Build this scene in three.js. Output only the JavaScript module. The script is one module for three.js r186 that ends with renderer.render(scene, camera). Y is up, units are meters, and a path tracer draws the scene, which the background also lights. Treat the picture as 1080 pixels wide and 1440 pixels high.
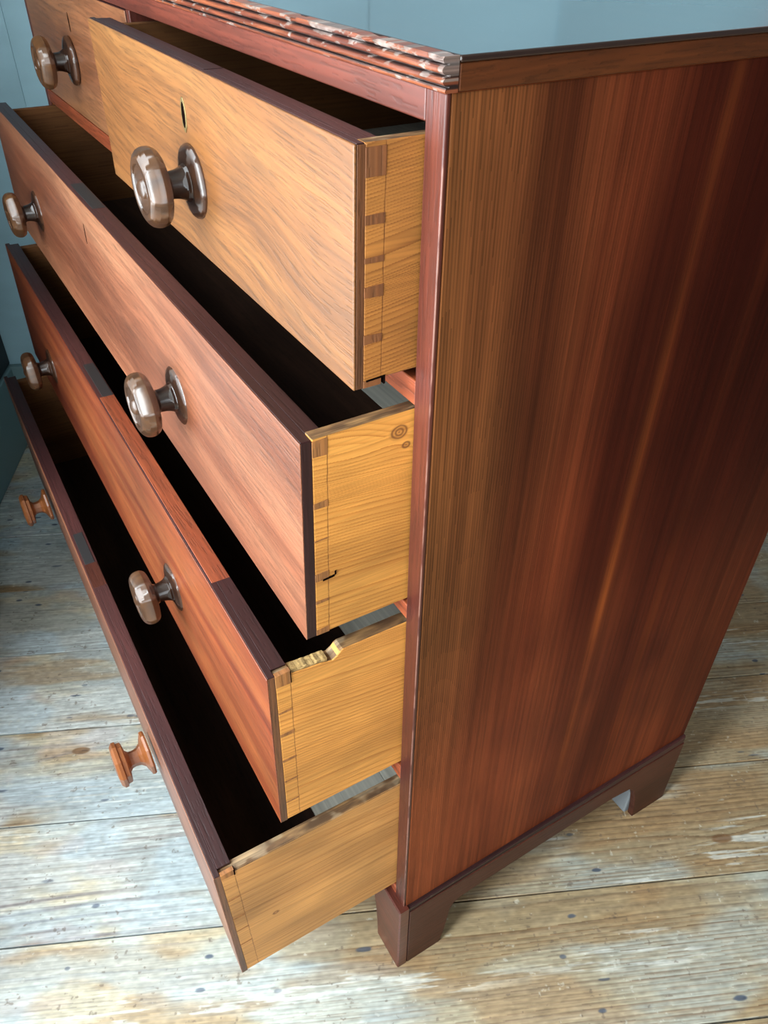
import * as THREE from 'three';
import { RoundedBoxGeometry } from 'three/addons/geometries/RoundedBoxGeometry.js';
import { mergeGeometries, mergeVertices, toCreasedNormals } from 'three/addons/utils/BufferGeometryUtils.js';
import { RectAreaLightUniformsLib } from 'three/addons/lights/RectAreaLightUniformsLib.js';

// ---------------------------------------------------------------- camera, sky, window light, exposure
const scene = new THREE.Scene();
const camera = new THREE.PerspectiveCamera(2 * Math.atan(720 / 1091.0248) * 180 / Math.PI, 1080 / 1440, 0.02, 60);
camera.rotation.order = 'YXZ';
camera.position.set(0.3483, 1.0913, 0.2438);
camera.rotation.set(-0.676, 1.0268, 0.0111);
scene.add(camera);

const renderer = new THREE.WebGLRenderer({ antialias: true });
renderer.toneMapping = THREE.LinearToneMapping;
renderer.toneMappingExposure = 1.05;
renderer.shadowMap.enabled = true;
RectAreaLightUniformsLib.init();

scene.background = new THREE.Color(0.62, 0.78, 0.95);          // overcast daylight outside the window

// The room is turned 65 degrees against the chest: local x runs along the floorboards (away from the
// window wall), local z runs along the window wall.
const TURN = Math.atan2(0.9076, 0.4198);
const WINS = [{ z0: -0.46, z1: 0.30, y0: 0.40, y1: 2.1, glow: 9 }, { z0: 0.44, z1: 0.94, y0: 0.40, y1: 2.1, glow: 30 }];   // two openings in the window wall
const WX = -0.802, BACKZ = -1.352, FARX = 2.6, ENDZ = 2.3, CEIL = 2.42;
const toWorld = (b, y, u) => new THREE.Vector3(b * Math.cos(TURN) + u * Math.sin(TURN), y, -b * Math.sin(TURN) + u * Math.cos(TURN));
for (const w of WINS) {                                          // daylight of each window
  const l = new THREE.RectAreaLight(new THREE.Color(0.84, 0.95, 1.0), w.glow, w.z1 - w.z0 - 0.08, w.y1 - w.y0 - 0.08);
  l.position.copy(toWorld(WX - 0.10, (w.y0 + w.y1) / 2, (w.z0 + w.z1) / 2));
  l.lookAt(toWorld(WX + 1, (w.y0 + w.y1) / 2, (w.z0 + w.z1) / 2));
  scene.add(l);
}

const WIN3 = { x0: -0.74, x1: 0.38, y0: 0.62, y1: 2.0, glow: 5.6 };          // a third window in the wall behind the camera
{
  const l = new THREE.RectAreaLight(new THREE.Color(0.9, 0.97, 1.0), WIN3.glow, WIN3.x1 - WIN3.x0 - 0.08, WIN3.y1 - WIN3.y0 - 0.08);
  l.position.copy(toWorld((WIN3.x0 + WIN3.x1) / 2, (WIN3.y0 + WIN3.y1) / 2, ENDZ + 0.06));
  l.lookAt(toWorld((WIN3.x0 + WIN3.x1) / 2, (WIN3.y0 + WIN3.y1) / 2, 0));
  scene.add(l);
}

// ---------------------------------------------------------------- noise
function rng(seed) { let a = seed >>> 0; return () => { a = (a + 0x6D2B79F5) | 0; let t = Math.imul(a ^ (a >>> 15), 1 | a); t = (t + Math.imul(t ^ (t >>> 7), 61 | t)) ^ t; return ((t ^ (t >>> 14)) >>> 0) / 4294967296; }; }
const PERM = new Uint16Array(8192), VAL = new Float32Array(4096);
{ const r = rng(71); for (let i = 0; i < 4096; i++) { PERM[i] = i; VAL[i] = r(); } for (let i = 4095; i > 0; i--) { const j = Math.floor(r() * (i + 1)); const t = PERM[i]; PERM[i] = PERM[j]; PERM[j] = t; } for (let i = 0; i < 4096; i++) PERM[i + 4096] = PERM[i]; }
function vn(x, y) {
  const xi = Math.floor(x), yi = Math.floor(y); let fx = x - xi, fy = y - yi; fx = fx * fx * (3 - 2 * fx); fy = fy * fy * (3 - 2 * fy);
  const a = PERM[xi & 4095], b = PERM[(xi + 1) & 4095], y0 = yi & 4095, y1 = (yi + 1) & 4095;
  const p = VAL[PERM[a + y0]], q = VAL[PERM[b + y0]], r = VAL[PERM[a + y1]], s = VAL[PERM[b + y1]];
  return p + (q - p) * fx + (r - p) * fy + (p - q - r + s) * fx * fy;
}
const fbm = (x, y, o = 3) => { let a = 0.5, s = 0, n = 0; for (let i = 0; i < o; i++) { s += a * vn(x, y); n += a; x = x * 2.03 + 17.3; y = y * 2.03 + 9.1; a *= 0.5; } return s / n; };
const clamp = (x, a = 0, b = 1) => x < a ? a : x > b ? b : x;
const sm = (a, b, x) => { const t = clamp((x - a) / (b - a)); return t * t * (3 - 2 * t); };
const lerp3 = (a, b, t) => [a[0] + (b[0] - a[0]) * t, a[1] + (b[1] - a[1]) * t, a[2] + (b[2] - a[2]) * t];
const gauss = (x, s) => Math.exp(-x * x / (2 * s * s));

// paint(sx, sy, metresPerPixel, f) : a colour map and a relief map from f(x, y) in metres -> [r, g, b, height]
function paint(sx, sy, mpp, f, { relief = true, rotate = false } = {}) {
  const w = Math.max(4, Math.min(2048, Math.round(sx / mpp))), h = Math.max(4, Math.min(2048, Math.round(sy / mpp)));
  const c = new Uint8Array(w * h * 4), b = relief ? new Uint8Array(w * h * 4) : null;
  for (let j = 0; j < h; j++) for (let i = 0; i < w; i++) {
    const o = f((i + 0.5) / w * sx, (j + 0.5) / h * sy), k = (j * w + i) * 4;
    c[k] = clamp(o[0], 0, 255); c[k + 1] = clamp(o[1], 0, 255); c[k + 2] = clamp(o[2], 0, 255); c[k + 3] = 255;
    if (b) { const v = clamp((o[3] ?? 0.5) * 255, 0, 255); b[k] = b[k + 1] = b[k + 2] = v; b[k + 3] = 255; }
  }
  const make = (d, srgb) => {
    const t = new THREE.DataTexture(d, w, h, THREE.RGBAFormat); if (srgb) t.colorSpace = THREE.SRGBColorSpace;
    t.magFilter = THREE.LinearFilter; t.minFilter = THREE.LinearMipmapLinearFilter; t.generateMipmaps = true;
    t.wrapS = t.wrapT = THREE.MirroredRepeatWrapping; t.repeat.set(1 / sx, 1 / sy); t.needsUpdate = true; return t;
  };
  return { map: make(c, true), bumpMap: b ? make(b, false) : null };
}
function woodMat(tex, { rough = 0.45, bump = 0.0003, coat = 0, coatRough = 0.2, spec = 0.5, tone = 0.7 } = {}) {
  return new THREE.MeshPhysicalMaterial({ color: new THREE.Color(tone, tone, tone), map: tex.map, bumpMap: tex.bumpMap, bumpScale: bump, roughness: rough, clearcoat: coat, clearcoatRoughness: coatRough, specularIntensity: spec * 2 });
}

// ---------------------------------------------------------------- wood recipes (x along the first axis, y along the second, metres)
// mahogany drawer front: grain along x; figured waves, fine pores, worn varnish
function mahogany(seed, pal, { figure = 1, flame = 0, tilt = 0, calm = 1 } = {}) {
  const ox = seed * 13.7, oy = seed * 7.3;
  return (x, y) => {
    const Y = y + tilt * x + 0.012 * (fbm(x * 5 + ox, y * 9 + oy, 2) - 0.5) * figure + flame * 0.05 * Math.pow(fbm(x * 3.1 + ox, y * 4 + oy, 2) - 0.5, 2) * 8;
    const ring = fbm(x * 1.2 + ox, Y * 60 + oy, 2), wide = fbm(x * 1.6 + ox + 40, Y * 16 + oy, 3), fine = vn(x * 26 + ox, Y * 620 + oy), pore = vn(x * 70 + ox, Y * 1500 + oy);
    const cloud = fbm(x * 6 + ox + 9, y * 14 + oy + 5, 3);
    let t = clamp(0.5 + ((wide - 0.5) * 1.8 + (ring - 0.5) * 0.8) * calm), c = t < 0.5 ? lerp3(pal[0], pal[1], t * 2) : lerp3(pal[1], pal[2], t * 2 - 1);
    const k = 0.86 + 0.2 * fine + 0.16 * (cloud - 0.5) * 2 - (pore > 0.72 ? 0.1 : 0);
    return [c[0] * k, c[1] * k, c[2] * k, 0.6 + 0.3 * fine - (pore > 0.75 ? 0.35 : 0) + 0.3 * (cloud - 0.5)];
  };
}
// pine side: grain along x (0 at the front of the drawer), late-wood lines across y
function pine(seed, { freq = 210, base = [226, 154, 74], line = [174, 102, 42], slope = 0, wave = 0.006, knots = [], gauge = null, dirt = 0, broad = 0.3, H = 9 } = {}) {
  const ox = seed * 5.17, oy = seed * 3.31;
  return (x, y) => {
    let Y = y + slope * x + wave * (fbm(x * 6 + ox, y * 8 + oy, 2) - 0.5) * 2, dark = 0;
    for (const [kx, ky, r, s] of knots) { const dx = (x - kx), dy = (y - ky), d = Math.hypot(dx * 0.8, dy); Y += s * r * 0.9 * gauss(d, r * 2.2) * Math.sign(dy || 1); dark = Math.max(dark, sm(r * 1.15, r * 0.8, d) * (0.65 + 0.35 * Math.sin(d * 2600 + fbm(x * 90, y * 90, 2) * 5))); }
    const spread = 0.55 + 0.9 * fbm(1.5 + ox, Y * 22 + oy, 2), ph = Y * freq * spread, fr = ph - Math.floor(ph);
    const late = Math.pow(fr, 3.5) * (0.45 + 0.75 * vn(x * 8 + ox, Math.floor(ph) * 3.7 + oy)), fine = vn(x * 18 + ox, y * 900 + oy), cloud = fbm(x * 14 + ox, y * 22 + oy, 3), band = fbm(x * 2 + ox, Y * 34 + oy, 2);
    let c = lerp3(base, line, clamp(late * 0.75 + (band - 0.5) * broad * 2));
    const k = 0.9 + 0.12 * fine + 0.32 * (cloud - 0.5) - dirt * sm(0.55, 0.8, fbm(x * 30 + oy, y * 30 + ox, 3));
    c = [c[0] * k, c[1] * k, c[2] * k];
    if (dark > 0) c = lerp3(c, [112, 66, 34], clamp(dark * 0.75));
    let h = 0.5 + 0.25 * late + 0.2 * fine;
    if (gauge !== null) { const g = Math.abs(x - gauge(y) - 0.0004 * (vn(y * 260, seed) - 0.5)); if (g < 0.0005) { const a = (1 - g / 0.0005) * (0.5 + 0.5 * vn(y * 300, seed + 3)); c = lerp3(c, [92, 52, 24], a * 0.8); h -= 0.4 * a; } }
    if (y > H + 0.0005) { const n = fbm(x * 60 + ox, y * 200, 3), l = vn(x * 30, y * 900); c = lerp3(lerp3([92, 66, 44], [150, 112, 72], clamp((n - 0.3) * 2)), [190, 170, 140], sm(0.58, 0.72, fbm(x * 45 + 9, y * 90 + oy, 3)) * 0.45); c = [c[0] * (0.85 + 0.3 * l), c[1] * (0.85 + 0.3 * l), c[2] * (0.85 + 0.3 * l)]; h = 0.4 + 0.4 * n; }
    return [c[0], c[1], c[2], h];
  };
}
const PAL = {
  honey: [[116, 69, 34], [147, 91, 44], [178, 121, 65]],
  red: [[134, 74, 48], [160, 98, 68], [180, 120, 86]],
  redder: [[118, 48, 24], [146, 66, 32], [170, 90, 46]],
  darkred: [[88, 38, 28], [106, 47, 34], [124, 60, 42]],
  edge: [[58, 27, 26], [76, 37, 36], [98, 54, 50]],
  umber: [[74, 40, 22], [104, 58, 32], [128, 76, 42]],
};
const SZ = { short: [0.53, 0.15], long: [1.07, 0.22] };
const T = {};
T.front1 = paint(0.53, 0.15, 0.00036, mahogany(1, PAL.honey, { figure: 3.2, flame: 1.2, tilt: 0.08, calm: 0.62 }));
T.front0 = paint(0.53, 0.15, 0.0008, mahogany(2, [[140, 84, 52], [166, 106, 68], [186, 128, 86]], { figure: 1.6 }));
T.front2 = paint(1.07, 0.19, 0.0006, mahogany(3, PAL.red, { figure: 1.4, tilt: 0.04 }));
T.front3 = paint(1.07, 0.21, 0.0006, mahogany(4, PAL.redder, { figure: 1.2, tilt: -0.02 }));
T.front4 = paint(1.07, 0.22, 0.0012, mahogany(5, PAL.red, {}));
T.edge = paint(0.6, 0.06, 0.0006, mahogany(6, PAL.edge, {}));
T.repair = paint(0.45, 0.04, 0.0005, mahogany(7, [[122, 50, 28], [150, 66, 36], [172, 86, 50]], {}));
T.stile = paint(0.8, 0.05, 0.0007, mahogany(8, PAL.darkred, { figure: 0.6 }));
T.umber = paint(0.4, 0.08, 0.0005, mahogany(9, PAL.umber, {}));
T.inside = paint(0.5, 0.5, 0.0015, mahogany(10, [[58, 36, 24], [80, 50, 32], [104, 68, 44]], {}));
T.plinth = paint(0.6, 0.2, 0.0007, mahogany(11, [[76, 36, 25], [94, 45, 31], [108, 56, 40]], { figure: 0.8 }));
T.band = paint(0.5, 0.02, 0.0005, mahogany(12, [[92, 46, 21], [112, 58, 27], [128, 72, 37]], { figure: 1 }));
T.gray = paint(0.5, 0.5, 0.0012, (x, y) => { const g = fbm(x * 4, y * 90, 3), f = vn(x * 12, y * 700), c = fbm(x * 9, y * 9, 3); const k = 0.78 + 0.2 * g + 0.12 * f + 0.2 * (c - 0.5); return [178 * k, 174 * k, 162 * k, 0.5 + 0.3 * f]; });
T.gauge1 = (y) => 0; // the gauge lines run where the side boards meet the drawer fronts

// the big side panel: grain along y, x = 0 at the front edge
T.side = paint(0.475, 0.87, 0.00046, (x, y) => {
  const X = x + 0.010 * (fbm(x * 6 + 3, y * 1.6, 2) - 0.5) + 0.002 * (fbm(x * 40, y * 5, 2) - 0.5);
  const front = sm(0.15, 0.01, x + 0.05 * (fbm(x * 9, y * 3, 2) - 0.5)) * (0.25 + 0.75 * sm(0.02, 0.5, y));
  const wide = fbm(X * 26 + 7, y * 1.5 + 2, 3), ring = vn(X * 420, y * 3.2), fr = (X * 430 + vn(X * 40, y * 2) * 1.5) % 1, fine = vn(X * 1500, y * 24), cloud = fbm(x * 9 + 5, y * 6, 4);
  let c = lerp3(lerp3([72, 29, 17], [112, 53, 30], clamp(0.5 + (wide - 0.5) * 2.0)), lerp3([86, 48, 26], [116, 70, 38], clamp(0.5 + (wide - 0.5) * 1.6)), front);
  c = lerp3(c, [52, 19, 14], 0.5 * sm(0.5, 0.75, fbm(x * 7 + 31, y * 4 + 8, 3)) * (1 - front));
  c = lerp3(c, [46, 13, 7], 0.88 * sm(0.10, 0.27, x) * sm(0.25, 0.62, y));  // darker wood; light falling off to the rear is in the colour too
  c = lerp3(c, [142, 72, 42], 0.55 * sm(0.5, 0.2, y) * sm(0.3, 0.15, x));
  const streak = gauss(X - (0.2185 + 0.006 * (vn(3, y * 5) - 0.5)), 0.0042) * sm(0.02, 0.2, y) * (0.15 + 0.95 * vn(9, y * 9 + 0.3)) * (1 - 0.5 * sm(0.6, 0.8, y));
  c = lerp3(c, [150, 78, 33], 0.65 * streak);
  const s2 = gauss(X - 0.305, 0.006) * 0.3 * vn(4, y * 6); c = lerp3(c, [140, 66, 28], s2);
  const k = 0.84 + 0.2 * ring + 0.12 * fine + 0.36 * (cloud - 0.5) - (front * 0.28 + 0.05) * Math.pow(fr, 3);
  return [c[0] * k, c[1] * k, c[2] * k, 0.5 + 0.25 * ring + 0.2 * fine - 0.25 * Math.pow(fr, 3)];
});
T.top = paint(0.5, 0.5, 0.001, (x, y) => { const g = fbm(x * 3, y * 60, 3), f = vn(x * 10, y * 600), d = vn(x * 700, y * 700) > 0.985 ? 1 : 0; const k = 0.8 + 0.3 * g + 0.1 * f; return [52 * k + d * 120, 32 * k + d * 120, 26 * k + d * 120, 0.5 + 0.1 * g + d * 0.3]; });
T.mould = paint(0.55, 0.016, 0.0003, (x, y) => {
  const g = fbm(x * 20, y * 300, 2), f = vn(x * 60, y * 1200), n = fbm(x * 110 + 3, y * 330 + 2, 4);
  const where = sm(0.30, 0.05, x) * sm(0.0085, 0.0135, y) * 0.22 + sm(0.006, 0.001, x) * 0.2 + sm(0.0125, 0.0155, y) * 0.06;
  const chip = sm(0.66, 0.74, n + where);
  let c = lerp3([108, 48, 30], [158, 84, 50], clamp(0.5 + (g - 0.5) * 2));
  for (const q of [0.17, 0.475, 0.795]) c = lerp3(c, [34, 18, 16], 0.85 * sm(0.085, 0.03, Math.abs(y / 0.016 - q) + 0.03 * (n - 0.5)));   // quirks darkened
  c = lerp3(c, lerp3([120, 104, 98], [182, 176, 172], vn(x * 300, y * 500)), chip * 0.75);
  const k = 0.86 + 0.24 * f; return [c[0] * k, c[1] * k, c[2] * k, 0.6 - 0.4 * chip + 0.2 * f];
});
const M = {};
M.front0 = woodMat(T.front0, { rough: 0.42, coat: 0.35, coatRough: 0.3 });
M.front1 = woodMat(T.front1, { rough: 0.45, coat: 0.25, coatRough: 0.3, tone: 0.64 });
M.front2 = woodMat(T.front2, { rough: 0.42, coat: 0.35, coatRough: 0.3 });
M.front3 = woodMat(T.front3, { rough: 0.42, coat: 0.25, coatRough: 0.28, tone: 0.6 });
M.front4 = woodMat(T.front4, { rough: 0.42, coat: 0.3, coatRough: 0.3 });
M.edge = woodMat(T.edge, { rough: 0.48, coat: 0.06, coatRough: 0.35, spec: 0.4, tone: 0.52 });
M.repair = woodMat(T.repair, { rough: 0.5 });
M.umber = woodMat(T.umber, { rough: 0.5, coat: 0.15 });
M.inside = woodMat(T.inside, { rough: 0.8, spec: 0.2 });
M.plinth = woodMat(T.plinth, { rough: 0.5, coat: 0.05, coatRough: 0.35, spec: 0.3, tone: 0.58 });
M.band = woodMat(T.band, { rough: 0.5, spec: 0.25, tone: 0.62 });
M.bottom = woodMat(paint(0.3, 0.4, 0.0016, mahogany(19, [[46, 28, 20], [62, 40, 28], [80, 54, 38]])), { rough: 0.85, spec: 0.2, tone: 1 });  // shade inside the drawer put into the front board colour
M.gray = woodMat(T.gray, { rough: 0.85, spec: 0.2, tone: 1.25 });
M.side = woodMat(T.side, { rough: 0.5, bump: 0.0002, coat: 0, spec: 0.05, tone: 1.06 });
M.top = woodMat(T.top, { rough: 0.28, bump: 0.00006, coat: 0.9, coatRough: 0.1 });
M.mould = woodMat(T.mould, { rough: 0.45, bump: 0.0006, coat: 0.25 });
const upright = (tex) => { const o = {}; for (const k of ['map', 'bumpMap']) { o[k] = tex[k].clone(); o[k].rotation = Math.PI / 2; o[k].repeat.set(tex[k].repeat.y, tex[k].repeat.x); o[k].repeat.copy(new THREE.Vector2(tex[k].repeat.x, tex[k].repeat.y)); o[k].needsUpdate = true; } return o; };
{ const f = mahogany(8, PAL.darkred, { figure: 0.6 }); T.upright = paint(0.9, 0.0184, 0.0005, (x, y) => { const o = f(x, y), n = fbm(x * 40, 3.3, 3), d = Math.min(y, 0.0184 - y), w = sm(0.0011, 0.0003, d) * sm(0.32, 0.5, n); const c = lerp3(o, [196, 150, 132], w * 0.85); return [c[0], c[1], c[2], o[3]]; }); }
M.upright = woodMat(T.upright, { rough: 0.45, coat: 0.15, coatRough: 0.3, tone: 0.56 });
M.stile = woodMat(T.stile, { rough: 0.42, coat: 0.3, coatRough: 0.3 });
M.rail = M.stile;
const plain = (r, g, b, rough = 0.6, extra = {}) => new THREE.MeshPhysicalMaterial({ color: new THREE.Color(`rgb(${r},${g},${b})`), roughness: rough, ...extra });
M.gap = plain(16, 9, 7, 1, { specularIntensity: 0 });
M.iron = plain(62, 60, 60, 0.5, { metalness: 0.6 });
M.brass = plain(150, 128, 86, 0.4, { metalness: 0.8 });
M.splinter = woodMat(paint(0.1, 0.05, 0.0003, (x, y) => { const n = fbm(x * 260, y * 420, 4), e = vn(x * 900, y * 900), k = 0.7 + 0.5 * n; return [200 * k, 160 * k, 100 * k, n * 0.8 + 0.2 * e]; }), { rough: 0.9, bump: 0.0012 });
M.gluegray = plain(120, 124, 128, 0.9);
T.pin = paint(0.2, 0.2, 0.0006, mahogany(15, [[132, 76, 38], [160, 98, 50], [184, 122, 66]], { figure: 1 }));
T.pinpale = paint(0.2, 0.2, 0.0006, mahogany(16, [[150, 92, 46], [178, 114, 58], [200, 138, 74]], { figure: 1 }));
M.pin = woodMat(T.pin, { rough: 0.7 });
M.pinpale = woodMat(T.pinpale, { rough: 0.75 });

// ---------------------------------------------------------------- geometry helpers
const used = {};
function numbered(n) { const k = used[n] = (used[n] ?? -1) + 1; return k ? `${n}_${String(k).padStart(3, '0')}` : n; }
// planar uv in metres by face direction. o: origin of the uv; alongY: grain runs up
function planarUV(g, { o = [0, 0, 0], alongY = false, flipZ = true, topZ = false, topOff = 0 } = {}) {
  if (g.index) g = g.toNonIndexed();
  const p = g.attributes.position, uv = new Float32Array(p.count * 2), a = new THREE.Vector3(), b = new THREE.Vector3(), c = new THREE.Vector3();
  for (let i = 0; i < p.count; i += 3) {
    a.fromBufferAttribute(p, i); b.fromBufferAttribute(p, i + 1); c.fromBufferAttribute(p, i + 2);
    const n = b.clone().sub(a).cross(c.clone().sub(a)), ax = Math.abs(n.x), ay = Math.abs(n.y), az = Math.abs(n.z);
    [a, b, c].forEach((v, k) => {
      const x = v.x - o[0], y = v.y - o[1], z = flipZ ? o[2] - v.z : v.z - o[2]; let s, t;
      if (ax >= ay && ax >= az) { s = z; t = y; } else if (ay >= az) { if (topZ) { s = z; t = x + topOff; } else { s = x; t = z; } } else { s = x; t = y; }
      if (alongY) { const q = s; s = t; t = q; }
      uv[(i + k) * 2] = s; uv[(i + k) * 2 + 1] = t;
    });
  }
  g.setAttribute('uv', new THREE.BufferAttribute(uv, 2));
  return g;
}
// box between two corners with rounded arrises
function box(x0, x1, y0, y1, z0, z1, r = 0.001, opt = {}) {
  const w = x1 - x0, h = y1 - y0, d = z1 - z0, g = new RoundedBoxGeometry(w, h, d, 2, Math.min(r, w / 2.2, h / 2.2, d / 2.2));
  g.translate((x0 + x1) / 2, (y0 + y1) / 2, (z0 + z1) / 2);
  return planarUV(g, { o: [x0, y0, z1], ...opt });
}
// a board from an outline in (z, y), thickness along x from x0 to x1
function boardZY(points, x0, x1, opt = {}, bevel = 0.0007) {
  const s = new THREE.Shape(points.map(([z, y]) => new THREE.Vector2(z, y)));
  const g = new THREE.ExtrudeGeometry(s, { depth: x1 - x0 - 2 * bevel, bevelEnabled: true, bevelSize: bevel, bevelOffset: -bevel, bevelThickness: bevel, bevelSegments: 1, curveSegments: 6 });
  // shape (x, y, depth) -> (z, y, x): mirror-free turn
  g.rotateY(-Math.PI / 2); // (x,y,z) -> (-z, y, x)
  g.translate(x1 - bevel, 0, 0);
  return planarUV(g, { o: [x0, opt.y0 ?? 0, opt.z1 ?? 0], topZ: true, ...opt });
}
// a board from an outline in (x, y), thickness along z from z0 to z1
function boardXY(points, z0, z1, opt = {}, bevel = 0.0007) {
  const s = new THREE.Shape(points.map(([x, y]) => new THREE.Vector2(x, y)));
  const g = new THREE.ExtrudeGeometry(s, { depth: z1 - z0 - 2 * bevel, bevelEnabled: true, bevelSize: bevel, bevelOffset: -bevel, bevelThickness: bevel, bevelSegments: 1, curveSegments: 6 });
  g.translate(0, 0, z0 + bevel);
  return planarUV(g, { o: [opt.x0 ?? 0, opt.y0 ?? 0, z1], ...opt });
}
function add(parent, name, geo, mat, label) {
  const m = new THREE.Mesh(geo, mat); m.name = name; m.castShadow = m.receiveShadow = true;
  if (label) m.userData.label = label;
  parent.add(m); return m;
}
function struct(name, geo, mat, turned = true) {
  const m = new THREE.Mesh(Array.isArray(geo) ? mergeGeometries(geo) : geo, mat);
  m.name = name; m.castShadow = m.receiveShadow = true; m.userData.kind = 'structure'; if (turned) m.rotation.y = TURN; scene.add(m); return m;
}

// ---------------------------------------------------------------- the room
const U = [];                                                   // joints between the floorboards
for (let u = -1.442, i = 0; u < ENDZ + 0.2; i++) { U.push(u); u += [0.172, 0.170, 0.171, 0.173, 0.169, 0.172, 0.168, 0.174, 0.177, 0.167, 0.174][i % 11]; }
{ // shift so that a joint falls at u = -0.067
  let best = U.reduce((a, b) => Math.abs(b + 0.067) < Math.abs(a + 0.067) ? b : a); const d = -0.067 - best; for (let i = 0; i < U.length; i++) U[i] += d;
}
function floorRecipe(seed, len, wid, fig = 0) {
  const ox = seed * 11.9, oy = seed * 4.7, r = rng(900 + seed), marks = [], knots = [];
  for (let i = 0; i < 26; i++) marks.push([r() * len, 0.008 + r() * (wid - 0.016), 0.003 + r() * 0.008, 0.001 + r() * 0.0022, 0.35 + r() * 0.5]);
  const nails = [0.12 + r() * 0.1, 0.55 + r() * 0.1, 1.02 + r() * 0.1, 1.5 + r() * 0.1];
  for (const n of nails) for (const w of [0.028, wid - 0.03]) marks.push([n + (r() - 0.5) * 0.02, w + (r() - 0.5) * 0.012, 0.006, 0.0028, 0.75]);
  for (let i = 0; i < 3; i++) knots.push([r() * len, 0.02 + r() * (wid - 0.04), 0.005 + r() * 0.007]);
  const broadFigure = r() < 0.5 ? 1 : 0.35, warm0 = r(), figured = fig || (seed % 3 ? 0.15 : 0.6);
  return (x, y) => {
    let Y = y + 0.02 * (fbm(x * 2.2 + ox, y * 5 + oy, 2) - 0.5) * (0.4 + broadFigure), kn = 0;
    for (const [kx, ky, kr] of knots) { const dx = (x - kx) * 0.45, dy = y - ky, d = Math.hypot(dx, dy); if (d < kr * 5) { Y += 0.9 * kr * gauss(d, kr * 1.8) * Math.sign(dy || 1); kn = Math.max(kn, sm(kr * 0.75, kr * 0.5, d)); } }
    const spread = 0.4 + 1.1 * fbm(ox + 2, Y * 14 + oy, 2), ph = Y * 190 * spread, fr = ph - Math.floor(ph), id = Math.floor(ph);
    const late = Math.pow(fr, 2.6) * (0.25 + 0.9 * vn(x * 3 + ox, id * 5.3 + oy));
    const patch = fbm(x * 3.6 + ox, y * 9 + oy, 4), stain = fbm(x * 6 + oy, y * 17 + ox, 4), fine = vn(x * 30 + ox, y * 800 + oy), gran = fbm(x * 120 + ox, y * 260 + oy, 2);
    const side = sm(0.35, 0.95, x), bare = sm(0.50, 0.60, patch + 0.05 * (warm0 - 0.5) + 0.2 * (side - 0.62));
    const ph2 = (Y + 0.0015 * vn(x * 9, y * 60)) * 330 * spread, f2 = Math.pow(ph2 - Math.floor(ph2), 2) * vn(x * 5 + ox, Math.floor(ph2) * 2.7);
    const bp = (Y + 0.010 * Math.sin(x * 8 + seed) * sm(0.75, 0.2, x)) * 430 + seed, bold = figured * sm(0.75, 0.35, x) * Math.pow(0.5 + 0.5 * Math.sin(bp), 4) * 0.8 * sm(0.45, 0.62, vn(x * 2.2 + ox, Y * 26 + oy)) * (0.5 + 0.7 * vn(x * 14, Math.floor(bp / 6.283) * 3.1));
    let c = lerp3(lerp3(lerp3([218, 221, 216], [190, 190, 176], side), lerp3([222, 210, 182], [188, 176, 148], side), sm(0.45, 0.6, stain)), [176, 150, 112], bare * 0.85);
    c = lerp3(c, [176, 184, 184], 0.6 * sm(0.5, 0.62, fbm(x * 5 + 9 + ox, y * 14 + oy, 4)) * (1 - bare * 0.7));
    c = lerp3(c, [170, 128, 84], 0.45 * sm(0.54, 0.68, fbm(x * 5 + 50 + ox, y * 24 + oy, 3)));
    c = lerp3(c, lerp3([146, 138, 136], [132, 100, 70], Math.max(bare, side * 0.7)), clamp(late * (0.5 + 0.4 * side) + bold));
    c = lerp3(c, [130, 114, 96], clamp(f2 * (0.2 + 0.25 * side)));
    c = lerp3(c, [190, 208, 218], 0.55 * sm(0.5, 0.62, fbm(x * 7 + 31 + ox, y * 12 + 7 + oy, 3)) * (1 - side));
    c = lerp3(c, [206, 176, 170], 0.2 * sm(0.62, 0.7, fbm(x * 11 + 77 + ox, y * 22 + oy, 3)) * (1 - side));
    const dabs = sm(0.60, 0.68, fbm(x * 16 + oy, y * 210 + ox, 4)) * sm(0.5, 0.62, fbm(x * 4 + 70 + ox, y * 16 + oy, 2)); c = lerp3(c, [226, 226, 218], dabs * 0.75);
    const speck = sm(0.73, 0.80, fbm(x * 150 + ox, y * 190 + oy, 3)); c = lerp3(c, vn(x * 40, y * 40 + oy) > 0.45 ? [108, 92, 80] : [228, 226, 214], speck * 0.45);
    let h = 0.55 + 0.25 * late + 0.15 * fine + 0.2 * (stain - 0.5);
    for (const [mx, my, ml, mw, a] of marks) { const dx = (x - mx) / ml, dy = (y - my) / mw; const q = dx * dx + dy * dy; if (q < 3) { const s = sm(1.5, 0.4, q + (gran - 0.5)) * a; c = lerp3(c, [70, 80, 100], s); h -= s * 0.3; } }
    if (kn > 0) c = lerp3(c, [120, 82, 52], kn * 0.7);
    const k = 0.86 + 0.16 * fine + 0.2 * (gran - 0.5);
    return [c[0] * k, c[1] * k, c[2] * k, h];
  };
}
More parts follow.
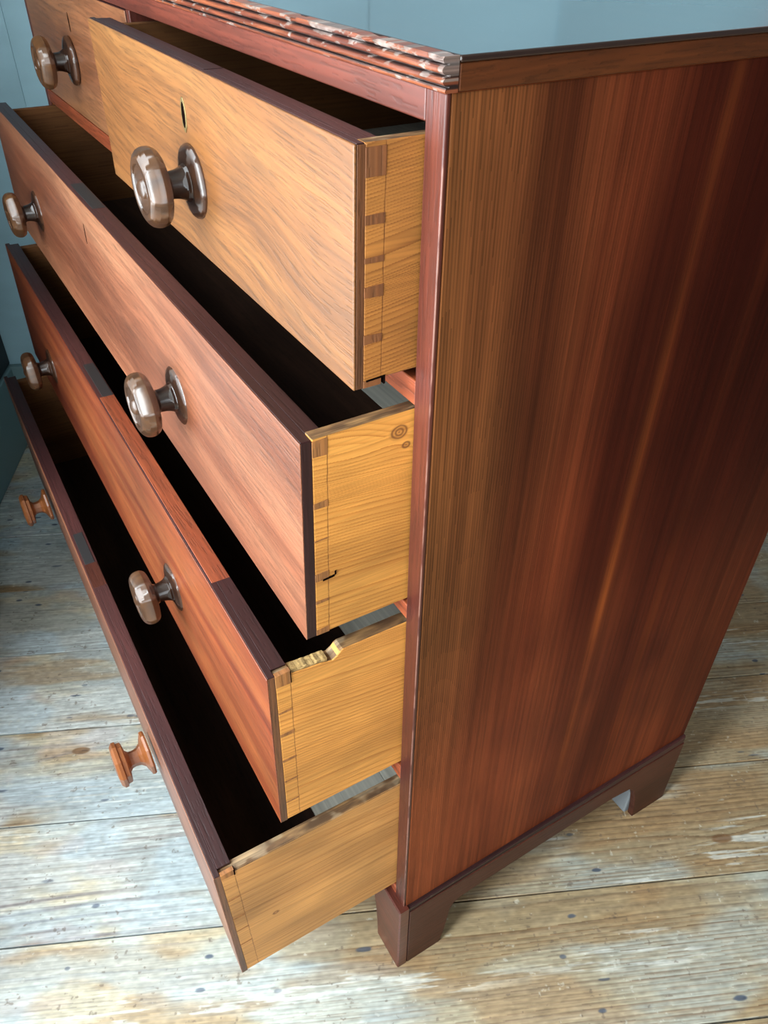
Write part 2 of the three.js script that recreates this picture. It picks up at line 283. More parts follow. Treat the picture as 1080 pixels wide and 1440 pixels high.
{
  const floor = new THREE.Group(); floor.name = 'floor'; floor.userData.kind = 'structure'; floor.rotation.y = TURN; scene.add(floor);
  add(floor, 'subfloor', box(WX - 0.25, FARX + 0.2, -0.12, -0.03, BACKZ - 0.2, ENDZ + 0.2, 0.001), M.gap);
  const cache = {}; let n = 0;
  for (let i = 0; i + 1 < U.length; i++) {
    const u0 = U[i] + 0.0009, u1 = U[i + 1] - 0.0009; if (u1 < BACKZ - 0.06) continue;
    const near = u0 < 0.3, key = near ? i : 100 + i % 2;
    if (!cache[key]) cache[key] = woodMat(paint(2.06, 0.18, near ? 0.00101 : 0.003, floorRecipe(near ? i : 60 + i % 2, 2.06, 0.17, Math.abs(u0 + 0.24) < 0.04 ? 1.25 : 0)), { rough: 0.5, bump: 0.0011, spec: 0.4, tone: 1.0 });
    const wob = 0.0006 * ((i * 7) % 3 - 1);
    add(floor, numbered('floorboard'), box(WX - 0.02, FARX + 0.02, -0.03, wob, u0, u1, 0.0014, { flipZ: true }), cache[key]);
  }
}
T.wall = paint(1.4, 1.4, 0.002, (x, y) => { const c = fbm(x * 4, y * 3, 4), d = fbm(x * 40, y * 12, 3), e = vn(x * 300, y * 300); const k = 0.93 + 0.1 * (c - 0.5) * 2 + 0.05 * (d - 0.5); return [158 * k, 196 * k, 210 * k, 0.5 + 0.4 * (d - 0.5) + 0.08 * e]; });
M.wall = woodMat(T.wall, { rough: 0.55, bump: 0.0012, spec: 0.4, tone: 1.12 });
M.white = plain(225, 222, 214, 0.8);
M.wallwhite = plain(214, 208, 196, 0.85);
M.paintgray = plain(118, 148, 152, 0.5);
M.ceil = plain(150, 147, 140, 0.9);
M.dullpaint = plain(76, 84, 84, 0.7);
M.cornershade = plain(30, 38, 42, 0.6);
M.door = plain(176, 120, 116, 0.5);
{
  // back wall of painted boards standing upright, close jointed
  const back = new THREE.Group(); back.name = 'wall_back'; back.userData.kind = 'structure'; back.rotation.y = TURN; scene.add(back);
  add(back, 'wall_core', box(WX - 0.2, FARX + 0.15, -0.03, CEIL, BACKZ - 0.2, BACKZ - 0.016, 0.001), M.wallwhite);
  const js = [WX - 0.02, -0.602, 0.081, 0.46, 0.905];
  for (let i = 0; i < 4; i++) add(back, numbered('wall_panel'), box(js[i] + 0.0002, js[i + 1] - 0.0002, 0.0, CEIL, BACKZ - 0.016, BACKZ + (i === 2 ? -0.004 : 0), 0.0006, { alongY: true }), M.wall);
  add(back, 'wall_panel_004', box(1.80, FARX, 0.0, CEIL, BACKZ - 0.016, BACKZ, 0.0012, { alongY: true }), M.wall);
  // door further along the back wall
  const d = new THREE.Group(); d.name = 'door_1'; d.userData.kind = 'structure'; d.rotation.y = TURN; scene.add(d);
  add(d, 'door_leaf', box(0.985, 1.72, 0.008, 1.99, BACKZ - 0.012, BACKZ + 0.02, 0.002), M.door);
  for (const [y0, y1] of [[0.2, 0.85], [1.0, 1.85]]) for (const x0 of [1.08, 1.39]) add(d, numbered('door_panel'), box(x0, x0 + 0.24, y0, y1, BACKZ + 0.018, BACKZ + 0.028, 0.006), M.door);
  add(d, 'door_frame', mergeGeometries([box(0.907, 0.983, 0, 2.0, BACKZ - 0.014, BACKZ + 0.03, 0.004), box(1.722, 1.798, 0, 2.0, BACKZ - 0.014, BACKZ + 0.03, 0.004), box(0.907, 1.798, 1.994, 2.07, BACKZ - 0.014, BACKZ + 0.03, 0.004)]), M.door);
  const kg = new THREE.LatheGeometry([[0, 0], [0.028, 0], [0.028, 0.004], [0.01, 0.008], [0.01, 0.03], [0.024, 0.04], [0.024, 0.05], [0.012, 0.058], [0, 0.06]].map(([r, y]) => new THREE.Vector2(r, y)), 20).rotateX(Math.PI / 2).translate(1.02, 1.0, BACKZ + 0.02);
  add(d, 'door_handle', kg, M.brass);
  struct('baseboard_back', box(WX, 0.905, 0, 0.19, BACKZ, BACKZ + 0.018, 0.004), M.paintgray);
  // window wall: pieces round the opening
  const splay = planarUV(new THREE.ExtrudeGeometry(new THREE.Shape([[WX - 0.32, -(BACKZ - 0.2)], [WX - 0.32, -WINS[0].z0], [WX - 0.11, -WINS[0].z0], [WX, -(WINS[0].z0 - 0.17)], [WX, -(BACKZ - 0.2)]].reverse().map(([x, z]) => new THREE.Vector2(x, z))), { depth: CEIL, bevelEnabled: false }).rotateX(-Math.PI / 2));
  const L = [splay, box(WX - 0.32, WX, 0, CEIL, WINS[0].z1, WINS[1].z0, 0.002), box(WX - 0.32, WX, 0, CEIL, WINS[1].z1, ENDZ + 0.2, 0.002)];
  for (const w of WINS) L.push(box(WX - 0.32, WX, 0, w.y0, w.z0, w.z1, 0.002), box(WX - 0.32, WX, w.y1, CEIL, w.z0, w.z1, 0.002));
  struct('wall_left', L, M.wallwhite);
  struct('shade_panel_1', box(WX, WX + 0.012, 0.192, 2.2, BACKZ + 0.002, WINS[0].z0 - 0.2, 0.003), M.cornershade);  // made-up dark panel standing in for the shaded wall corner
  struct('shade_box_2', [box(WX, WX + 0.118, 0, 0.78, -0.665, -0.475, 0.004), box(WX, WX + 0.125, 0.78, 0.80, -0.67, -0.468, 0.004)], M.paintgray);   // added box, out of view, that throws shade on the left floor
  struct('baseboard_left', box(WX, WX + 0.018, 0, 0.19, BACKZ + 0.018, ENDZ, 0.004), M.paintgray);
  const glass = new THREE.MeshPhysicalMaterial({ color: 0xffffff, transmission: 1, thickness: 0, roughness: 0, ior: 1.5 });
  WINS.forEach((W0, i) => {
    const w = new THREE.Group(); w.name = 'window_' + (i + 1); w.userData.kind = 'structure'; w.rotation.y = TURN; scene.add(w);
    const zm = (W0.z0 + W0.z1) / 2, ym = (W0.y0 + W0.y1) / 2, gx = WX - 0.15;
    const fr = [box(gx - 0.03, gx + 0.03, W0.y0, W0.y1, W0.z0, W0.z0 + 0.05), box(gx - 0.03, gx + 0.03, W0.y0, W0.y1, W0.z1 - 0.05, W0.z1), box(gx - 0.03, gx + 0.03, W0.y0, W0.y0 + 0.06, W0.z0, W0.z1), box(gx - 0.03, gx + 0.03, W0.y1 - 0.05, W0.y1, W0.z0, W0.z1), box(gx - 0.02, gx + 0.02, ym - 0.02, ym + 0.02, W0.z0, W0.z1), box(gx - 0.015, gx + 0.015, W0.y0, W0.y1, zm - 0.012, zm + 0.012)];
    add(w, 'window_frame', mergeGeometries(fr), M.white);
    for (const [a, b] of [[W0.z0 + 0.05, zm - 0.012], [zm + 0.012, W0.z1 - 0.05]]) for (const [c, e] of [[W0.y0 + 0.06, ym - 0.02], [ym + 0.02, W0.y1 - 0.05]]) {
      const g = new THREE.PlaneGeometry(b - a, e - c).rotateY(Math.PI / 2).translate(gx, (c + e) / 2, (a + b) / 2); add(w, numbered('pane'), g, glass);
    }
    add(w, 'window_sill', box(WX - 0.1, WX + 0.03, W0.y0 - 0.03, W0.y0, W0.z0 - 0.04, W0.z1 + 0.04, 0.004), M.white);
  });
  // the rest of the room
  struct('wall_right', box(FARX, FARX + 0.2, -0.03, CEIL, BACKZ - 0.2, ENDZ + 0.2, 0.002), M.dullpaint);
{
    const F = [box(WX - 0.32, WIN3.x0, -0.03, CEIL, ENDZ, ENDZ + 0.3, 0.002), box(WIN3.x1, FARX + 0.2, -0.03, CEIL, ENDZ, ENDZ + 0.3, 0.002), box(WIN3.x0, WIN3.x1, -0.03, WIN3.y0, ENDZ, ENDZ + 0.3, 0.002), box(WIN3.x0, WIN3.x1, WIN3.y1, CEIL, ENDZ, ENDZ + 0.3, 0.002)];
    struct('wall_front', F, M.dullpaint);
    const w = new THREE.Group(); w.name = 'window_3'; w.userData.kind = 'structure'; w.rotation.y = TURN; scene.add(w);
    const { x0, x1, y0, y1 } = WIN3, xm = (x0 + x1) / 2, ym = (y0 + y1) / 2, gz = ENDZ + 0.12;
    add(w, 'window_frame', mergeGeometries([box(x0, x0 + 0.05, y0, y1, gz - 0.03, gz + 0.03), box(x1 - 0.05, x1, y0, y1, gz - 0.03, gz + 0.03), box(x0, x1, y0, y0 + 0.06, gz - 0.03, gz + 0.03), box(x0, x1, y1 - 0.05, y1, gz - 0.03, gz + 0.03), box(x0, x1, ym - 0.02, ym + 0.02, gz - 0.02, gz + 0.02), box(xm - 0.012, xm + 0.012, y0, y1, gz - 0.015, gz + 0.015)]), M.white);
    for (const [a, b] of [[x0 + 0.05, xm - 0.012], [xm + 0.012, x1 - 0.05]]) for (const [c, e] of [[y0 + 0.06, ym - 0.02], [ym + 0.02, y1 - 0.05]]) add(w, numbered('pane'), new THREE.PlaneGeometry(b - a, e - c).translate((a + b) / 2, (c + e) / 2, gz), glass);
  }
  struct('ceiling', box(WX - 0.32, FARX + 0.2, CEIL, CEIL + 0.15, BACKZ - 0.2, ENDZ + 0.2, 0.002), M.ceil);
}

// ---------------------------------------------------------------- the chest of drawers
const W = 1.10, D = 0.471, HB = 0.155, YA = 1.0138, YT = 1.03, ST = 0.0184;
const chest = new THREE.Group(); chest.name = 'chest_of_drawers'; chest.userData = { label: 'antique reddish brown mahogany chest of drawers, most drawers pulled open in steps', category: 'chest of drawers' };
chest.position.set(-W / 2, 0, -D / 2); scene.add(chest);
const CX = W / 2, CZ = D / 2;                                       // shift from world to the chest's own axes
const part = (name, geo, mat, label) => add(chest, numbered(name), geo.translate(CX, 0, CZ), mat, label);

// carcass
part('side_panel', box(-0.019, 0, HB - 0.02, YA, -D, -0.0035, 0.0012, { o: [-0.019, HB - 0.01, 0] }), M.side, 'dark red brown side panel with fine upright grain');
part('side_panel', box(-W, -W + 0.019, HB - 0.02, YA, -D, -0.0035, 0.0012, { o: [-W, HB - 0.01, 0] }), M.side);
part('stile', box(-ST, 0, HB - 0.02, YA, -0.0034, 0, 0.0012, { alongY: true }), M.upright);
part('stile', box(-W, -W + ST, HB - 0.02, YA, -0.0034, 0, 0.0012, { alongY: true }), M.upright);
part('back_panel', box(-W + 0.019, -0.019, HB, YA, -D, -D + 0.012, 0.001), M.inside);
part('top_rail', box(-W + ST, -ST, 0.9978, YA, -0.022, 0, 0.001), M.rail);
for (const [y0, y1] of [[0.8275, 0.8455], [0.626, 0.642], [0.394, 0.414], [0.150, 0.1675]]) {
  part('rail', box(-W + ST, -ST, y0, y1, -0.05, -0.0005, 0.0012), M.repair);
  part('dust_board', box(-W + 0.019, -0.019, y0 + 0.003, y1 - 0.003, -D + 0.012, -0.05, 0.001), M.inside);
}
part('divider', box(-0.5570, -0.5462, 0.8455, 0.9978, -0.3, -0.0005, 0.001, { alongY: true }), M.rail);
// top: board, reeded front moulding, end band
part('top_board', box(-W - 0.001, 0.0018, 1.0266, YT, -D - 0.004, -0.0061, 0.0014), M.top, 'dark polished top with dust specks');
part('edge_band', box(-0.02, 0.0012, YA + 0.0001, 1.0266, -D, -0.0063, 0.0012, { o: [-0.02, YA, 0] }), M.band, 'lighter brown band along the end of the top');
part('edge_band', box(-W - 0.001, -W + 0.02, YA + 0.0001, 1.0266, -D, -0.0063, 0.0012), M.band);
part('top_core', box(-W + 0.02, -0.02, YA + 0.0001, 1.0264, -D, -0.0068, 0.001), M.inside);
{ // reeded strip: three reeds and a square arris, parted by sunk quirks
  const h = YT - YA - 0.0002, pts = [], reed = (a, b, z0, bulge) => { for (let i = 0; i <= 6; i++) { const t = i / 6; pts.push([z0 + bulge * Math.sin(Math.PI * t), YA + 0.0001 + (a + (b - a) * t) * h]); } };
  pts.push([-0.006, YA + 0.0001]);
  reed(0.0, 0.14, 0.0012, 0.0006); pts.push([-0.0006, YA + 0.15 * h], [-0.0006, YA + 0.19 * h]);
  reed(0.20, 0.43, 0.0018, 0.0016); pts.push([-0.001, YA + 0.445 * h], [-0.001, YA + 0.50 * h]);
  reed(0.51, 0.76, 0.0022, 0.0018); pts.push([-0.0002, YA + 0.77 * h], [-0.0002, YA + 0.815 * h]);
  reed(0.825, 1.0, 0.0030, 0.0007); pts.push([-0.0058, YT]);
  // stations along the length, roughened and chipped
  const r = rng(5), N = 420, pos = [], uv = [], idx = [], P = pts.length;
  for (let i = 0; i <= N; i++) {
    const x = 0.0012 - (W + 0.002) * i / N, chipTop = sm(0.6, 0.72, fbm(x * 42 + 7, 2.2, 3)) * (x > -0.26 ? 1 : 0.25);
    for (let j = 0; j < P; j++) {
      let [z, y] = pts[j]; const t = (y - YA) / h;
      if (z > -0.01) { z += 0.0007 * (fbm(x * 90, y * 700 + 3, 2) - 0.5); if (t > 0.78) { z -= 0.0022 * chipTop * vn(x * 260, j); y -= 0.0012 * chipTop * vn(x * 190, j + 9) * (t > 0.97 ? 1 : 0.5); } }
      pos.push(x, y, z); uv.push(0.0012 - x, y - YA);
    }
  }
  for (let i = 0; i < N; i++) for (let j = 0; j < P; j++) { const a = i * P + j, b = i * P + (j + 1) % P, c = a + P, d = b + P; idx.push(a, c, b, b, c, d); }
  for (const i of [0, N]) { const f = i * P, tri = THREE.ShapeUtils.triangulateShape(pts.map(([z, y]) => new THREE.Vector2(z, y)), []); for (const [a, b, c] of tri) i ? idx.push(f + a, f + c, f + b) : idx.push(f + a, f + b, f + c); }
  let g = new THREE.BufferGeometry(); g.setAttribute('position', new THREE.Float32BufferAttribute(pos, 3)); g.setAttribute('uv', new THREE.Float32BufferAttribute(uv, 2)); g.setIndex(idx);
  g = toCreasedNormals(g, 0.7);
  part('reeded_moulding', g, M.mould, 'worn reeded edge moulding with chipped varnish');
}
// base: bracket feet and aprons cut from one plinth board each side
{
  const E = 0.0055, F = 0.0085, top = 0.152;
  const curve = (z0, z1, y) => { const o = []; for (let i = 0; i <= 8; i++) { const t = i / 8; o.push([z0 + (z1 - z0) * t, y * (1 - Math.pow(1 - t, 2.2))]); } return o; };
  // right side, outline in (z, y)
  const outline = [[-0.0062, 0], [-0.0062, 0.141], [-D, 0.141], [-D - 0.002, 0.0], [-0.408, 0.0], [-0.404, 0.03], [-0.397, 0.06], [-0.388, 0.085], [-0.375, 0.1], [-0.34, 0.106], [-0.12, 0.100], [-0.085, 0.098], [-0.073, 0.092], [-0.068, 0.08], [-0.0655, 0.055], [-0.062, 0.025], [-0.056, 0.0]];
  part('plinth_side', boardZY(outline.slice().reverse(), -0.004, E, { z1: F }), M.plinth);
  part('plinth_side', boardZY(outline.slice().reverse(), -W - E, -W + 0.014, { z1: F }), M.plinth);
  for (const s of [0, 1]) { // dark cove above the plinth
    const g = boardZY([[F - 0.001, 0.141], [F - 0.001, 0.1415], [F - 0.006, 0.150], [-D, 0.156], [-D, 0.141]].reverse(), s ? -W - 0.0045 : -0.012, s ? -W + 0.012 : 0.0045, { z1: F }, 0.0015);
    part('cove_strip', g, M.edge, s ? undefined : 'dark strip above the plinth');
  }
  // front
  const fo = [[E, 0], [E, top], [-W - E, top], [-W - E, 0], [-W + 0.045, 0], [-W + 0.05, 0.07], [-W + 0.07, 0.098], [-W + 0.16, 0.106], [-0.16, 0.106], [-0.075, 0.106], [-0.056, 0.098], [-0.051, 0.075], [-0.047, 0.03], [-0.046, 0]];
  part('plinth_front', boardXY(fo, -0.006, F, { x0: -W - E }, 0.0016), M.stile);
  part('corner_block', box(-0.05, -0.016, 0.0, 0.15, -0.05, -0.008, 0.002), M.inside);
  part('corner_block', box(-0.05, -0.0042, 0.002, 0.15, -D + 0.008, -0.4, 0.003), M.gluegray, 'greyish glue block behind the rear foot');
  for (const z of [-0.05, -D + 0.008]) part('corner_block', box(-W + 0.0145, -W + 0.05, 0.0, 0.15, z, z + 0.042, 0.002), M.inside);
  part('plinth_back', box(-W + 0.014, -0.014, 0.1, 0.15, -D, -D + 0.008, 0.001), M.inside);
}

// ---------------------------------------------------------------- drawers
function lathe(profile, seg, colour, faceted = false) {
  let g = new THREE.LatheGeometry(profile.map(([r, y]) => new THREE.Vector2(r, y)), seg);
  g.rotateX(Math.PI / 2);
  if (faceted) g = toCreasedNormals(g, 0.45); else g = toCreasedNormals(g, 0.9);
  const p = g.attributes.position, c = new Float32Array(p.count * 3), k = new THREE.Color();
  for (let i = 0; i < p.count; i++) { const q = colour(p.getX(i), p.getY(i), p.getZ(i)); k.setRGB(q[0] / 255, q[1] / 255, q[2] / 255, THREE.SRGBColorSpace); c.set([k.r, k.g, k.b], i * 3); }
  g.setAttribute('color', new THREE.BufferAttribute(c, 3)); return g;
}
// bare, smooth splines through the turned profile
const smooth = (pts, n) => { const c = new THREE.CatmullRomCurve3(pts.map(([r, y]) => new THREE.Vector3(r, y, 0)), false, 'centripetal'); return c.getPoints(n).map((v) => [Math.max(0, v.x), v.y]); };
const PROFILE = smooth([[0.0005, 0], [0.0225, 0], [0.0242, 0.0012], [0.0246, 0.003], [0.0232, 0.0052], [0.0185, 0.0068], [0.0136, 0.0078], [0.0126, 0.0076], [0.0122, 0.0084], [0.0104, 0.0118], [0.0092, 0.0165], [0.0092, 0.0205], [0.0108, 0.0228], [0.0175, 0.0236], [0.0232, 0.0252], [0.0256, 0.0288], [0.0259, 0.0325], [0.0248, 0.0362], [0.0222, 0.0388], [0.0190, 0.0401], [0.0170, 0.0402], [0.0162, 0.0396], [0.0157, 0.0384], [0.0150, 0.0383], [0.0144, 0.0391], [0.0118, 0.0386], [0.0082, 0.0373], [0.0068, 0.0374], [0.0058, 0.0394], [0.0046, 0.0408], [0.0024, 0.0418], [0, 0.0421]], 220);
const knobColour = (dark, seed) => (x, y, z) => {
  const r = Math.hypot(x, y), n = fbm(x * 90 + seed, y * 260 + z * 90 + seed, 3), head = sm(0.0215, 0.0245, z), worn = sm(0.017, 0.0245, r) * head;
  let c = lerp3([34, 20, 15], [70, 42, 26], n);
  c = lerp3(c, lerp3([58, 36, 22], [106, 70, 40], n), clamp(head * (dark ? 0.55 : 0.75) + 0.3 * worn));
  if (z < 0.006 && r > 0.022) c = lerp3(c, [96, 58, 34], 0.35);
  return c;
};
const knobMat = new THREE.MeshPhysicalMaterial({ vertexColors: true, roughness: 0.34, clearcoat: 0.6, clearcoatRoughness: 0.2 });
const knobMatPale = new THREE.MeshPhysicalMaterial({ vertexColors: true, roughness: 0.4, clearcoat: 0.4, clearcoatRoughness: 0.2 });
const KNOB = [0, 1, 2].map((s) => lathe(PROFILE, 48, knobColour(s !== 1, 3 + s * 5)));
const PROFILE8 = [[0, 0], [0.0235, 0], [0.0245, 0.002], [0.0238, 0.0045], [0.0190, 0.0062], [0.0130, 0.0085], [0.0096, 0.0125], [0.0086, 0.0175], [0.0092, 0.0215], [0.0120, 0.0240], [0.0205, 0.0252], [0.0222, 0.0262], [0.0226, 0.0300], [0.0250, 0.0312], [0.0252, 0.0345], [0.0215, 0.0375], [0.0120, 0.0385], [0, 0.0388]];
const KNOB8 = lathe(PROFILE8, 8, (x, y, z) => { const n = fbm(x * 120 + 3, y * 200 + z * 70, 3); return lerp3([112, 60, 28], [150, 88, 44], n); }, true);

// One drawer. d: right and left end of its front, top, bottom, how far out, and how it hangs in the opening
function drawer(d, label) {
  const g = new THREE.Group(); g.name = numbered('drawer'); g.userData.label = label; chest.add(g);
  const Wd = d.xr - d.xl, H = d.yt - d.yb, lap = d.lap, th = d.th;
  g.position.set(d.xr + CX, d.yt, d.z + CZ); g.rotation.set(0, -(d.yaw ?? 0), Math.atan(d.roll ?? 0));
  const vt = d.veneer ?? 0.0011, lean = d.lean ?? 0;                                         // the front board leans a little
  const front = (name, geo, mat, lab) => { const m = add(g, name, geo, mat, lab); m.rotation.x = lean; return m; };
  // front board: core behind a sawn veneer
  front('drawer_front', box(-Wd, -0.0008, -H, 0, -lap, -vt, 0.0005, { o: [-Wd, -H, 0] }), M.edge);
  front('front_end', box(-0.0008, 0, -H + 0.0004, -0.0006, -lap, -vt, 0.0002, { alongY: true }), d.endMat ?? M.edge);
  front('front_inner', box(-Wd + 0.008, -0.008, -H + 0.006, 0, -th, -lap, 0.0003), M.edge);
  front('front_veneer', box(-Wd, 0, -H, -0.0002, -vt, 0, Math.min(0.0009, vt * 0.45), { o: [-Wd, -H, 0] }), d.mat);
  // sides: outline in (z, y); tails run to the lap of the front
  const zf = (y) => -lap + y * lean * -1 * -1, L = d.len ?? 0.40, back = -L;
  const zt = -lap + 0.0, zb = -lap - H * Math.sin(lean) * 1;        // front edge of the side follows the lean
  const ys = d.sideTop ?? 0, yb = -H + (d.sideUp ?? 0);
  const rim = d.rim ?? [[zt, ys]];
  const pts = [...rim, [zb, yb], [back, yb + (d.rise ?? 0)], [back, ys + (d.backTop ?? 0)]];
  const uvO = { y0: -H, z1: 0, topOff: H + 0.0015 };
  add(g, 'drawer_side', boardZY(pts, -d.t, 0, uvO), d.sideMat);
  const lo = d.leftLow ?? 0;
  add(g, 'drawer_side', boardZY([[zt, ys - lo], [zb, yb], [back, yb], [back, ys - lo]], -Wd, -Wd + d.t, uvO), M.pineInside);
  add(g, 'drawer_back', box(-Wd + d.t, -d.t, -H + 0.014, ys - 0.008 - lo, back, back + 0.012, 0.001), M.inside);
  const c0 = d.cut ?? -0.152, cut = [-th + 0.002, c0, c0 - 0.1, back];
  for (let i = 0; i < 3; i++) add(g, 'drawer_bottom', box(-Wd + d.t * 0.6, -d.t * 0.6, -H + 0.008, -H + 0.014, cut[i + 1] + 0.0003, cut[i] - 0.0003, 0.0006), i ? M.gray : M.bottom, i ? 'grey dusty bottom board' : undefined);  // front board darker, rear paler: inner shade and light in their colours
  // dovetail pins: end grain of the front board between the tails, a hair proud
  for (const [y0, y1, skew, proud] of d.pins) {
    const a = (y) => -lap - 0.0001 - (-y) * Math.sin(lean), z0 = (y) => a(y) - (th - lap);
    const s = [[a(y0), y0], [z0(y0), y0 + skew], [z0(y1), y1 - skew], [a(y1), y1]];
    add(g, 'dovetail_pin', boardZY(s, -0.004, proud ?? 0.0003, { z1: 0, y0: -H, alongY: true }, 0.0002), d.pinMat ?? M.pinpale);
  }
  for (const [y0, y1, z0, z1] of d.gaps ?? []) add(g, 'joint_gap', boardZY([[z1, y1], [z0, y1 + 0.0006], [z0, y0], [z1, y0 - 0.0006]], -0.004, 0.0005, {}, 0.0001), M.gap);
  // knobs
  d.knobs.forEach(([x, y, k, turn]) => { const m = add(g, 'knob', k, k === KNOB8 ? knobMatPale : knobMat, k === KNOB8 ? 'paler brown eight-sided knob' : 'dark turned knob with a brown head'); m.position.set(x - d.xr, y - d.yt, 0.0001 + (y - d.yt) * -Math.sin(lean)); m.rotation.z = turn; m.scale.setScalar(k === KNOB8 ? 1.12 : 1.15); });
  return { g, front };
}
const gaugeAt = (th, lap, lean, H) => (y) => th + (H - y) * -Math.sin(lean);
M.pineInside = woodMat(paint(0.42, 0.22, 0.0012, pine(9, { base: [136, 88, 50], line: [104, 62, 34] })), { rough: 0.8, spec: 0.2 });
function sideMat(seed, H, th, lean, opt) { return woodMat(paint(0.26, H + 0.016, 0.00034, pine(seed, { ...opt, H, gauge: (y) => th + (H - y) * -Math.sin(lean) * -1 })), { rough: 0.58, bump: 0.0004, spec: 0.35, tone: 0.88 }); }

// upper right half-width drawer
{
  const H = 0.1421, th = 0.0195, lean = -0.016;
  const d = { xr: -0.0213, xl: -0.5451, yt: 0.9909, yb: 0.8488, z: 0.0405, yaw: 0.001, roll: -0.0059, lean, lap: 0.0068, th, t: 0.009, veneer: 0.002, mat: M.front1, endMat: M.umber, pinMat: M.pin, sideUp: 0.0045, leftLow: 0.006,
    sideMat: sideMat(1, H, th, lean, { freq: 420, base: [188, 122, 58], line: [116, 64, 26], slope: -0.12, wave: 0.004, broad: 0.15 }),
    pins: [[-0.0022, -0.0172, 0], [-0.0366, -0.0418, 0.0004], [-0.0600, -0.0632, 0.0003], [-0.0770, -0.0834, 0.0006], [-0.1066, -0.1128, -0.0006], [-0.1372, -0.142, 0]],
    gaps: [[-0.1374, -0.1368, -0.0195, -0.0066], [-0.1420, -0.1366, -0.0203, -0.0193]],
    knobs: [[-0.2835, 0.907, KNOB[0], 0.3]] };
  const { g, front } = drawer(d, 'half-width upper right drawer with honey brown figured front, pulled out least');
  // keyhole: brass rim set in, dark slot
  const kx = -0.288 - d.xr, ky = 0.9545 - d.yt, slot = (w, h, n = 10) => { const o = []; for (let i = 0; i < n; i++) { const a = i / n * Math.PI * 2; const c = Math.cos(a), s = Math.sin(a); o.push([kx + w * Math.sign(c) * Math.pow(Math.abs(c), 1.2), ky + h * Math.sign(s) * Math.pow(Math.abs(s), 0.9)]); } return o; };
  front('escutcheon', boardXY(slot(0.0056, 0.0128), -0.0008, 0.0006, {}, 0.0002), M.brass, 'small brass keyhole rim');
  front('keyhole', boardXY(slot(0.0034, 0.0094), -0.0006, 0.0008, {}, 0.0001), M.gap);
  front('lock_plate', box(-0.33 - d.xr, -0.245 - d.xr, -0.002, 0.0004, -0.0185, -0.004, 0.0004), M.edge);
}
// upper left half-width drawer, shut
{
  const d = { xr: -0.5572, xl: -1.0805, yt: 0.9965, yb: 0.8488, z: 0.0008, lap: 0.0068, th: 0.0195, t: 0.009, mat: M.front0, endMat: M.edge, sideMat: M.pineInside, pins: [], knobs: [[-0.8385, 0.916, KNOB[1], 1.2]] };
  const { front } = drawer(d, 'half-width upper left drawer pushed shut, duller brown front');
  front('keyhole', boardXY([[-0.262, -0.026], [-0.2640, -0.031], [-0.2635, -0.045], [-0.2610, -0.047], [-0.2600, -0.033]].reverse(), -0.001, 0.0005, {}, 0.0001), M.gap);
}
// second row, full width
{
  const H = 0.1779, th = 0.0195, lean = -0.026;
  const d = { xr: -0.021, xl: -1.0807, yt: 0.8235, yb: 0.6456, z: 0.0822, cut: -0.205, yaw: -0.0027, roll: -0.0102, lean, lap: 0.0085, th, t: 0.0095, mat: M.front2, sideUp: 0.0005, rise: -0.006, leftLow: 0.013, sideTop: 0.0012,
    sideMat: sideMat(2, H, th, lean, { freq: 230, base: [228, 156, 74], line: [174, 102, 40], slope: 0.14, wave: 0.006, knots: [[0.073, 0.163, 0.006, 1.2], [0.079, 0.151, 0.003, 0.4]] }),
    pins: [[-0.0015, -0.0135, 0.0006], [-0.0505, -0.0555, 0.0004], [-0.0830, -0.0842, 0], [-0.1145, -0.122, 0.0004], [-0.1418, -0.1446, 0], [-0.1720, -0.1776, 0.0004]],
    gaps: [[-0.1226, -0.1212, -0.021, -0.0115], [-0.117, -0.1215, -0.0225, -0.0212]],
    knobs: [[-0.284, 0.7225, KNOB[0], 2.2], [-0.8655, 0.7225, KNOB[1], 0.7]] };
  const { front } = drawer(d, 'full-width second drawer with a knot in its pine side');
  front('lock_plate', box(-0.615 - d.xr, -0.520 - d.xr, -0.002, 0.0004, -0.0185, -0.005, 0.0004), M.iron, 'dark iron lock plate let into the top edge');
  front('keyhole', boardXY([[-0.5405, -0.026], [-0.5420, -0.032], [-0.5414, -0.046], [-0.5400, -0.048], [-0.5394, -0.036]].map(([x, y]) => [x + 0.003, y]).reverse(), -0.001, 0.0004, {}, 0.0001), M.gap);
}
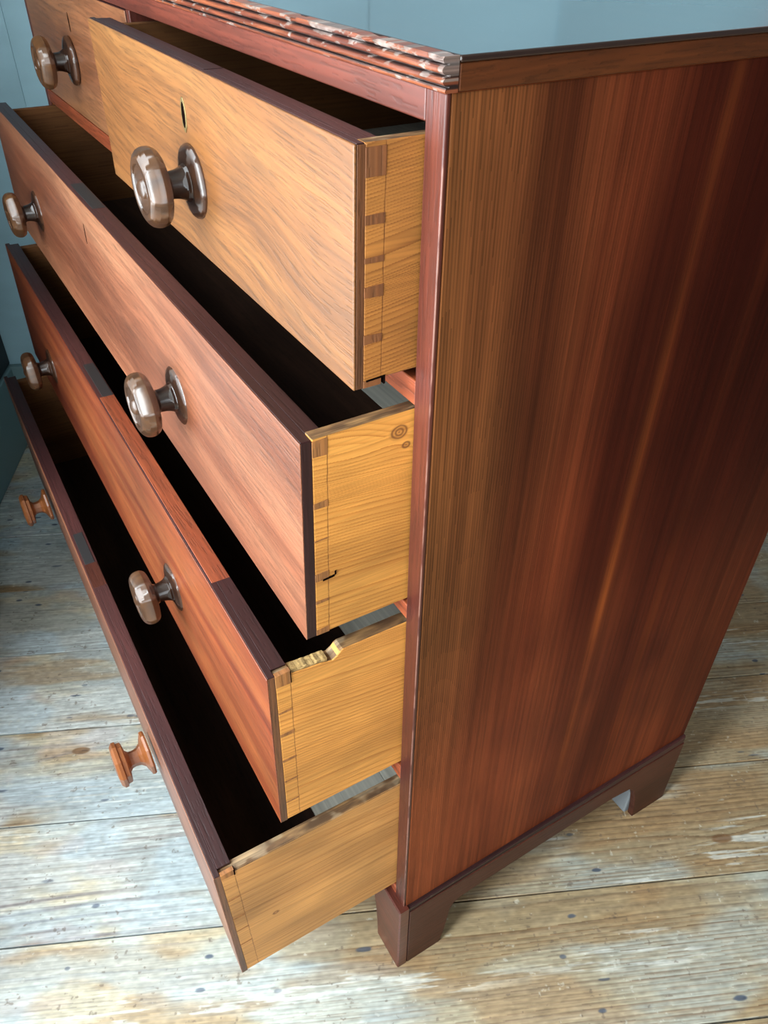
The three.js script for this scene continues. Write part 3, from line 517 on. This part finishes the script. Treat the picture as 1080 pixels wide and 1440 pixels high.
// third row
{
  const H = 0.2017, th = 0.0195, lean = -0.02;
  const lap = 0.0068;
  const d = { xr: -0.0211, xl: -1.0798, yt: 0.6221, yb: 0.4204, z: 0.1229, yaw: -0.0012, roll: -0.0034, lean, lap, th, t: 0.0125, mat: M.front3, sideUp: 0.001, rise: -0.006, leftLow: 0.008, endMat: M.umber,
    rim: [[-0.125, -0.0032], [-0.0660, -0.0020], [-0.0632, -0.0036], [-0.0605, -0.0068], [-0.0560, -0.0098], [-0.0515, -0.0092], [-0.046, -0.0074], [-0.032, -0.0058], [-0.0205, -0.0040], [-0.0198, -0.0020], [-lap, -0.0020]], 
    sideMat: sideMat(3, H, th, lean, { freq: 190, base: [228, 156, 76], line: [174, 104, 44], slope: 0.16, wave: 0.008 }),
    pins: [[-0.0005, -0.0140, 0.0008], [-0.0450, -0.0472, 0.0004], [-0.0735, -0.0772, 0.0006], [-0.1095, -0.1122, 0.0004], [-0.1405, -0.1424, 0.0003], [-0.1725, -0.1742, 0.0003]],
    gaps: [[-0.0138, -0.0006, -0.0200, -0.0192]],
    knobs: [[-0.286, 0.498, KNOB[2], 1.7], [-0.866, 0.494, KNOB[2], 0.2]] };
  const { g, front } = drawer(d, 'full-width third drawer, side board broken away along its top edge');
  front('lock_plate', box(-0.592 - d.xr, -0.502 - d.xr, -0.002, 0.0005, -0.0185, -0.006, 0.0004), M.iron, 'dark iron lock plate let into the top edge');
  front('repair_strip', box(-0.5015 - d.xr, -0.142 - d.xr, -0.002, 0.0004, -0.0192, -0.0026, 0.0004), M.repair, 'redder wood patch along the top edge');
  // pale torn wood on the broken edge
  const pts = []; for (let i = 0; i <= 40; i++) pts.push([-0.0212 - i * 0.00078, -0.0036 - 0.0026 * i / 40 + 0.0011 * (fbm(i * 0.31, 4.2, 3) - 0.5)]);
  const low = pts.slice().reverse().map(([z, y]) => [z, y - 0.004]);
  add(g, 'torn_edge', boardZY([...pts, ...low].reverse(), -0.0115, -0.0012, {}, 0.0006), M.splinter, 'pale torn wood');
}
// fourth row, lowest
{
  const H = 0.2159, th = 0.0195, lean = 0.02;
  const d = { xr: -0.0208, xl: -1.0831, yt: 0.3876, yb: 0.1717, z: 0.1976, yaw: 0.0055, roll: -0.0053, lean, lap: 0.0065, th, t: 0.0120, mat: M.front4, sideUp: 0.002, rise: -0.0, leftLow: 0.008, sideTop: -0.003, endMat: M.umber, backTop: -0.004,
    sideMat: sideMat(4, H, th, lean, { freq: 150, base: [206, 146, 82], line: [166, 108, 54], slope: 0.1, wave: 0.014, knots: [[0.052, 0.092, 0.0035, 0.8]], broad: 0.4 }),
    pins: [[-0.0005, -0.0080, 0.0008], [-0.0512, -0.0528, 0.0003], [-0.0905, -0.0920, 0.0003], [-0.1180, -0.1192, 0.0003], [-0.1500, -0.1514, 0.0003]],
    gaps: [[-0.0090, -0.0006, -0.0204, -0.0190]],
    knobs: [[-0.275, 0.262, KNOB8, 0.2], [-0.838, 0.262, KNOB8, 0.5]] };
  const { front } = drawer(d, 'full-width bottom drawer with paler eight-sided knobs, pulled out furthest');
  front('lock_plate', box(-0.572 - d.xr, -0.502 - d.xr, -0.002, 0.0005, -0.0165, -0.004, 0.0004), M.iron, 'dark iron lock plate let into the top edge');
  front('edge_patch', box(-0.5010 - d.xr, -0.452 - d.xr, -0.002, 0.0004, -0.0190, -0.002, 0.0004), M.plinth, 'dark wood patch beside the lock');
}

renderer.render(scene, camera);
